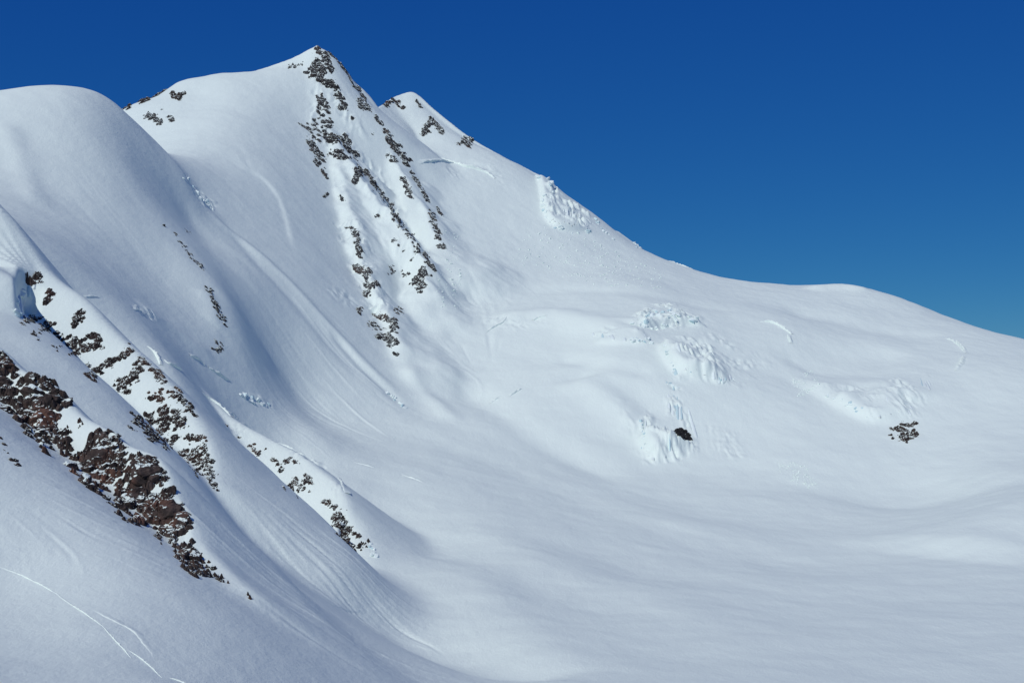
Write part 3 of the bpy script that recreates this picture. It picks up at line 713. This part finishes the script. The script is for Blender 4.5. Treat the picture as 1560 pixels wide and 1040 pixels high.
outcrop('rocks fringing the lower end of the narrow right hand rib',
        [('line', [(612, 268), (620, 286), (624, 300)], 3, 14, (4, 9)), ('line', [(626, 262), (640, 284), (652, 308)], 3, 16, (4, 8)), ('line', [(656, 322), (664, 346), (670, 364)], 4, 22, (4, 9)), ('line', [(668, 374), (678, 376)], 3, 7, (4, 8)), ('line', [(666, 316), (674, 332)], 2, 6, (3, 6))], FARR, *C)
# --- other far outcrops
outcrop('brown and grey rocks in the notch left of the summit ridge',
        [('line', [(182, 153), (190, 156), (196, 164)], 4, 14, (4, 10)), ('line', [(214, 153), (228, 146), (248, 132)], 4, 30, (6, 12)), ('line', [(262, 146), (270, 150), (276, 144)], 4, 9, (4, 8))], FARB, 1900, 2400)
outcrop('small dark rocks in the snow under the notch left of the summit',
        [('line', [(222, 176), (236, 180), (242, 186)], 5, 14, (4, 9)), ('spot', 247, 167, 5), ('line', [(258, 178), (264, 186)], 3, 7, (4, 8))], FARR, 1600, 2350)
outcrop('rock triangle in the middle of the second peak',
        [('line', [(646, 202), (654, 190), (660, 184), (668, 194), (674, 202)], 4, 26, (5, 11)), ('line', [(634, 152), (642, 164)], 2, 4, (3, 5))], FARR, 2350, 2750)
outcrop('dark rock knob on the right skyline of the second peak',
        [('poly', [(706, 212), (716, 208), (721, 218), (714, 224), (706, 220)], 4, (8, 13)), ('line', [(700, 220), (712, 216)], 3, 8, (4, 8))], FARR + FARB, 2350, 2750)
outcrop('rocks at the left shoulder of the second peak above the saddle',
        [('line', [(586, 162), (596, 154), (602, 152)], 3, 12, (4, 9)), ('line', [(606, 158), (614, 166)], 3, 6, (3, 7))], FARB, 2350, 2750)
outcrop('chain of small rocks down the middle of the snow dome flank',
        [('spot', 250, 344, 6), ('line', [(284, 350), (288, 356)], 2, 4, (3, 6)), ('line', [(264, 352), (276, 370), (290, 390), (302, 400), (308, 408)], 3, 20, (3, 7)), ('spot', 306, 404, 9)], FARR, 850, 1500)
outcrop('strip of rocks along the lower right edge of the snow dome',
        [('line', [(318, 438), (324, 456), (334, 474), (346, 492)], 4, 32, (3, 9)), ('line', [(328, 518), (336, 530), (326, 534)], 4, 12, (4, 8))], FARR, 850, 1500)
outcrop('lone dark rock cluster in the snow bank right of the icefall',
        [('poly', [(1366, 652), (1374, 644), (1380, 646), (1382, 660), (1390, 656), (1394, 652), (1395, 666), (1388, 670), (1376, 670), (1368, 662)], 4.5, (7, 12)), ('line', [(1390, 650), (1393, 641)], 2, 6, (4, 8)), ('spot', 1358, 663, 5), ('spot', 1360, 668, 5), ('spot', 1381, 674, 4)], FARB + FARR)
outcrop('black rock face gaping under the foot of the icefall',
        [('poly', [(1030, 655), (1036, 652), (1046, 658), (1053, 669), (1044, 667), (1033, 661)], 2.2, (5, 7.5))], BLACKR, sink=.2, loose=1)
# ------------------------------------------------------------------ ice cliffs: columns and blocks of glacier ice
def ice_mesh(seed, mat):
    """a fluted, weathered ice column: rounded prism with vertical flutes and a broken top"""
    rs = np.random.default_rng(seed)
    bm = bmesh.new(); rings, segs = 9, 12
    ph = rs.uniform(0, 6.28, 4); fl = rs.integers(2, 5)
    vs = []
    for j in range(rings):
        t = j / (rings - 1); h = -1 + 2 * t
        prof = (1 - .55 * max(0, t - .6) ** 1.3 * 2) * (.75 + .25 * math.sin(t * 3 + ph[0]))
        ring = []
        for k in range(segs):
            a = 2 * math.pi * k / segs
            r = prof * (1 + .16 * math.sin(fl * a + ph[1] + t) + .10 * math.sin(5 * a + ph[2]) + rs.normal() * .05)
            ring.append(bm.verts.new((r * math.cos(a) * .9, r * math.sin(a) * .8, h + (rs.normal() * .07 if j == rings - 1 else 0))))
        vs.append(ring)
    for j in range(rings - 1):
        for k in range(segs): bm.faces.new((vs[j][k], vs[j][(k + 1) % segs], vs[j + 1][(k + 1) % segs], vs[j + 1][k]))
    bm.faces.new(vs[-1]); bm.faces.new(vs[0][::-1])
    me = bpy.data.meshes.new('ice_column'); bm.to_mesh(me); bm.free(); me.materials.append(mat)
    for p in me.polygons: p.use_smooth = True
    return me
COLS = [ice_mesh(600 + k, ICE) for k in range(8)] + [ice_mesh(620 + k, ICE_BLUE) for k in range(3)]
IBLK = [rock_mesh(640 + k, 3, ICE, 11, .12) for k in range(6)] + [rock_mesh(660 + k, 3, ICE_BLUE, 11, .12) for k in range(2)]
def ice_cliff(label, columns=(), blocks=(), rmin=0, rmax=1e9, seed=1, sink=.75):
    """columns: (top line, bottom line, count, width px); blocks: (line, spread, count, sizes)"""
    rs = np.random.default_rng(5000 + seed)
    items = []
    def along(pl, t):
        pl = np.array(pl, float); seg = np.hypot(*(pl[1:] - pl[:-1]).T); cum = np.concatenate([[0], np.cumsum(seg)]); q = t * cum[-1]
        k = min(np.searchsorted(cum, q, 'right') - 1, len(seg) - 1); return pl[k] + (pl[k + 1] - pl[k]) * ((q - cum[k]) / seg[k])
    for top, bot, cnt, wpx in columns:
        for k in range(cnt):
            t = min(max((k + .5 + rs.uniform(-.3, .3)) / cnt, 0), 1)
            a = along(top, t); b = along(bot, t); a = a + (b - a) * rs.uniform(0, .25); b = b + (a - b) * rs.uniform(0, .2)
            items.append(('c', land(*a, rmin, rmax), land(*b, rmin, rmax), wpx * rs.uniform(.7, 1.5)))
    for pl, spread, cnt, sizes in blocks:
        for k in range(cnt):
            q = along(pl, rs.random()) + rs.normal(size=2) * spread * .5
            items.append(('b', land(*q, rmin, rmax), None, rs.uniform(*sizes)))
    base = min((it[1] for it in items), key=lambda p: p[2])
    th = thing('ice_cliff', label, 'ice cliff', base)
    for kind, p, q, px in items:
        d = math.hypot(p[0], p[1]); s = px * d / FPX * .5
        if kind == 'c':
            a, b = Vector(p), Vector(q); ax = a - b; L = ax.length
            if L < 1e-3 or L > 260: continue
            z = ax.normalized(); nv = slope_normal(p[0], p[1], 12)
            x = Vector((0, -1, 0)); x = (x - z * x.dot(z)).normalized(); y = z.cross(x)
            m3 = Matrix(((x.x, y.x, z.x), (x.y, y.y, z.y), (x.z, y.z, z.z))) @ Matrix.Rotation(rs.uniform(-.4, .4), 3, 'Z') @ Matrix.Diagonal((s * 1.1, s, L * .5))
            child('ice_column', COLS[rs.integers(len(COLS))], th, Matrix.Translation((a + b) * .5 - nv * s * sink) @ m3.to_4x4())
        else:
            o = put_rock(th, IBLK[rs.integers(len(IBLK))], p, s * 2, rs, .6, .9, .32); o.name = 'ice_block'
    return th
ice_cliff('fluted white ice cliff breaking the right skyline below the second peak',
          [([(832, 285), (850, 292), (872, 306), (900, 332)], [(836, 340), (856, 346), (880, 350), (904, 350)], 15, 7)],
          [([(820, 268), (835, 276), (850, 290)], 5, 10, (4, 8)), ([(832, 345), (880, 356), (905, 352)], 5, 16, (3, 6)), ([(826, 300), (832, 335)], 3, 8, (4, 8))], 2000, 2560, 1)
ice_cliff('thin ice edge running down right of the fluted skyline ice cliff',
          [], [([(902, 326), (920, 352), (940, 368)], 2, 14, (3, 6)), ([(960, 362), (975, 378)], 3, 7, (3, 5))], 2000, 2560, 2)
ice_cliff('broken blue-white ice blocks along the top of the central icefall',
          [], [([(958, 490), (975, 492), (988, 484), (992, 472), (1004, 478), (1018, 470), (1028, 486), (1040, 480), (1052, 488), (1066, 490)], 5, 34, (4, 10)), ([(980, 498), (1000, 494), (1020, 498)], 4, 12, (3, 7))], 1400, 2000, 3)
ice_cliff('low crumbling ice step left of the central icefall',
          [([(900, 502), (940, 505), (985, 505)], [(902, 512), (945, 520), (992, 524)], 12, 8)], [([(960, 516), (995, 520)], 5, 10, (4, 8))], 1400, 2000, 4)
ice_cliff('tall fluted ice wall in the middle of the central icefall',
          [([(1008, 514), (1035, 514), (1060, 520), (1078, 530)], [(1028, 574), (1045, 570), (1065, 572), (1082, 574)], 13, 9)], [([(1010, 520), (1030, 572)], 3, 8, (3, 6))], 1400, 2000, 5)
ice_cliff('short ice step at the right end of the central icefall',
          [([(1084, 556), (1100, 560), (1114, 566)], [(1086, 580), (1102, 580), (1116, 580)], 7, 7)], [([(1090, 580), (1118, 578)], 4, 8, (3, 5))], 1400, 2000, 6)
ice_cliff('narrow ribs of ice above the black hole at the foot of the icefall',
          [([(1014, 580), (1026, 584), (1038, 590)], [(1018, 625), (1030, 640), (1040, 648)], 7, 6), ([(1044, 612), (1050, 620)], [(1058, 660), (1066, 680)], 4, 5)], [([(1015, 582), (1035, 590)], 3, 6, (3, 6))], 1300, 1900, 7)
ice_cliff('splayed ice ribs left of the black hole at the icefall foot',
          [([(980, 626), (992, 632), (1008, 640), (1022, 652)], [(976, 690), (990, 700), (1006, 706), (1024, 704)], 11, 6)], [([(976, 640), (985, 690)], 3, 8, (3, 6))], 1300, 1900, 8)
ice_cliff('weathered ice bulge above the lone rocks right of the icefall',
          [([(1318, 592), (1340, 596), (1365, 606), (1388, 616)], [(1328, 640), (1345, 632), (1372, 630), (1400, 640)], 10, 7), ([(1396, 562), (1412, 574)], [(1404, 590), (1422, 596)], 4, 6)], [([(1256, 598), (1300, 620), (1330, 640)], 8, 14, (3, 6))], 1300, 1900, 9)
ice_cliff('small broken ice patch high on the snow dome flank',
          [], [([(280, 268), (292, 270), (302, 276), (314, 290), (322, 302)], 6, 22, (4, 9))], 1000, 1650, 10)
ice_cliff('blue ice hollow below the dome, left of the third rib crest',
          [], [([(368, 600), (382, 608), (398, 614), (414, 618)], 4, 18, (4, 9))], 1000, 1500, 11)
ice_cliff('small ice step at the foot of the bowl left of the avalanche lobe',
          [], [([(590, 600), (602, 606), (614, 618), (620, 624)], 4, 14, (4, 7))], 1200, 1700, 12)
ice_cliff('ice crumbs beside the rock prow ending the third rib',
          [], [([(552, 824), (562, 832), (570, 840), (574, 848)], 4, 14, (4, 9))], 760, 1100, 13)

ice_cliff('shadowed turquoise ice wall at the left picture edge above the second rib rocks',
          [([(30, 440), (42, 425), (58, 418)], [(30, 482), (40, 468), (52, 440)], 7, 9)], [([(28, 484), (29, 450), (42, 427), (62, 417)], 3, 10, (7, 13))], 700, 960, 14)
# ------------------------------------------------------------------ crevasse lips and slab edges: swept snow ridges with one steep face
def lip(label, lines, h=1.6, w=3.0, rmin=0, rmax=1e9, cat='crevasse', name='crevasse', mat=None, steep=1):
    rs = np.random.default_rng(int(lines[0][0][0] * 7 + lines[0][0][1]))
    gl = [ground_line(l, 2, rmin, rmax) for l in lines]
    th = thing(name, label, cat, gl[0][0])
    for pl in gl:
        seg = np.hypot(*(pl[1:, :2] - pl[:-1, :2]).T); cum = np.concatenate([[0], np.cumsum(seg)]); n_ = max(10, min(70, int(cum[-1] / (w * .5))))
        q = np.linspace(0, cum[-1], n_); xs = np.interp(q, cum, pl[:, 0]); ys = np.interp(q, cum, pl[:, 1])
        bm = bmesh.new(); prev = None
        wob = np.cumsum(rs.normal(size=n_)) * .05
        for k in range(n_):
            p = Vector((xs[k], ys[k], height(xs[k], ys[k]))); k2 = min(k + 1, n_ - 1); k1 = max(k - 1, 0)
            t = Vector((xs[k2] - xs[k1], ys[k2] - ys[k1], height(xs[k2], ys[k2]) - height(xs[k1], ys[k1]))).normalized()
            nv = slope_normal(p.x, p.y, 5); c = t.cross(nv).normalized() * steep
            f = math.sin(math.pi * (k + .3) / (n_ - .4)) ** .6 * max(.1, 1 + rs.normal() * .35); hh = h * max(.08, f)
            off = c * (wob[k] * w)
            ring = [bm.verts.new(p + off + c * a * w + nv * b * hh) for a, b in ((-1.6, -.25), (-.7, .45), (-.1, 1.0), (.12, .75), (.22, -.1), (.3, -.5))]
            if prev:
                for i in range(5):
                    fc = (prev[i], prev[i + 1], ring[i + 1], ring[i]); bm.faces.new(fc if steep > 0 else fc[::-1])
            prev = ring
        bmesh.ops.recalc_face_normals(bm, faces=bm.faces)
        me = bpy.data.meshes.new('snow_lip'); bm.to_mesh(me); bm.free(); me.materials.append(mat or SNOW)
        for p_ in me.polygons: p_.use_smooth = True
        o = child('snow_lip', me, th, Matrix.Translation((0, 0, 0)))
    return th
lip('long crack with a bright lip across the snow in the lower left corner', [[(0, 863), (30, 874), (60, 889), (90, 906)], [(86, 904), (110, 922), (140, 941), (158, 955)], [(157, 954), (170, 970), (188, 988), (200, 1002)], [(196, 990), (214, 1003), (232, 1018), (246, 1032)], [(258, 1032), (276, 1038), (292, 1046)]], .28, .32)
lip('rounded snow lip curving above the crack in the lower left corner', [[(140, 928), (170, 945), (198, 960), (218, 982), (232, 1002)]], .2, 1.3)
lip('snow cornice on the upper crest of the third rib', [[(308, 597), (322, 608), (340, 622), (352, 634)], [(350, 630), (366, 640), (382, 652)]], 1.8, 3, 900, 1200, 'cornice', 'snow_cornice')
lip('snow cornice on the lower crest of the third rib', [[(424, 672), (448, 682), (472, 696)], [(470, 696), (500, 718), (518, 736), (524, 750)]], 1.8, 3, 800, 1150, 'cornice', 'snow_cornice')
lip('curled crevasse edge on the slope right of the second rib', [[(224, 527), (232, 533), (240, 544), (246, 556)], [(250, 548), (258, 556), (276, 564)]], 2.2, 3, 850, 1200)
lip('short crevasse in the snow above the blue ice hollow', [[(290, 542), (304, 548), (312, 556)], [(318, 560), (336, 572), (350, 580)]], 2, 3, 850, 1300)
lip('small cracks in the lower snow dome beside the second rib crest', [[(130, 453), (142, 452), (152, 454)], [(204, 472), (214, 474), (222, 477)]], .9, 1.8, 850, 1200)
lip('wavy crevasse across the slope below the second peak', [[(640, 250), (664, 247), (690, 246), (704, 250)], [(672, 240), (690, 247), (706, 254), (728, 258), (744, 264), (754, 272)]], 4, 6, 2000, 2600)
lip('short open crack left of the icefall, upper one', [[(740, 506), (750, 500), (760, 494), (768, 490), (772, 482)], [(812, 488), (820, 484), (832, 482)]], 2, 3, 1300, 2000)
lip('pair of short cracks left of the icefall, lower ones', [[(748, 614), (756, 608), (764, 604)], [(776, 604), (786, 598), (796, 592)]], 2, 3, 1200, 1800)
lip('bright slab edge on the plateau right of the icefall top', [[(1158, 490), (1178, 491), (1192, 499), (1207, 509)], [(1200, 510), (1203, 522)]], 3, 4, 1400, 2200)
lip('hooked slab edge near the right picture edge', [[(1440, 515), (1454, 520), (1466, 528), (1470, 538)], [(1468, 542), (1460, 556), (1454, 564)]], 3, 4, 1400, 2200)
lip('tiny cornice on the right skyline before the plateau', [[(1018, 394), (1030, 399), (1042, 404), (1056, 409)]], 2.2, 4, 2000, 2700, 'cornice', 'snow_cornice')
lip('thin bright wave of drifted snow in the basin right of the third rib', [[(540, 704), (556, 708), (570, 712)], [(612, 722), (630, 728), (644, 734)]], .6, 3, 1000, 1500, 'snow drift', 'snow_drift')

# ------------------------------------------------------------------ avalanche rubble: uncountable crumbs
def debris(name, label, poly, count, size, seed):
    rs = np.random.default_rng(seed); xs = [p[0] for p in poly]; ys = [p[1] for p in poly]
    verts, faces = [], []
    done = 0
    while done < count:
        q = (rs.uniform(min(xs), max(xs)), rs.uniform(min(ys), max(ys)))
        if not inside(q, poly): continue
        p = land(*q); d = math.hypot(p[0], p[1]); s = (size[0] + (size[1] - size[0]) * rs.random() ** 3) * d / FPX * .5
        b = len(verts)
        R = np.linalg.qr(rs.normal(size=(3, 3)))[0]
        for v in ((-1, -1, -1), (1, -1, -1), (1, 1, -1), (-1, 1, -1), (-1, -1, 1), (1, -1, 1), (1, 1, 1), (-1, 1, 1)):
            verts.append(tuple(p + (R @ (np.array(v) * rs.uniform(.5, 1, 3))) * s + np.array((0, 0, s * .2))))
        for f in ((0, 3, 2, 1), (4, 5, 6, 7), (0, 1, 5, 4), (1, 2, 6, 5), (2, 3, 7, 6), (3, 0, 4, 7)): faces.append(tuple(b + i for i in f))
        done += 1
    me = bpy.data.meshes.new(name); me.from_pydata(verts, [], faces); me.materials.append(SNOW)
    o = bpy.data.objects.new(name, me); COL.objects.link(o)
    o['kind'] = 'stuff'; o['label'] = label; o['category'] = 'snow debris'
debris('avalanche_debris', 'fine snow rubble scattered below the skyline ice cliff', [(800, 352), (900, 365), (1000, 410), (1020, 440), (900, 436), (780, 400)], 420, (1, 3.2), 1)
debris('avalanche_debris', 'snow rubble patch at the foot of the bank right of the icefall', [(1180, 700), (1225, 708), (1250, 745), (1215, 742), (1190, 722)], 120, (1, 3.2), 2)
debris('avalanche_debris', 'crumbs of snow under the rib right of the central rib', [(676, 350), (700, 360), (704, 470), (660, 470), (668, 400)], 120, (1, 3.5), 3)
debris('avalanche_debris', 'scattered ice crumbs on the bank right of the icefall', [(1205, 575), (1240, 560), (1250, 590), (1215, 610)], 100, (1, 3), 4)
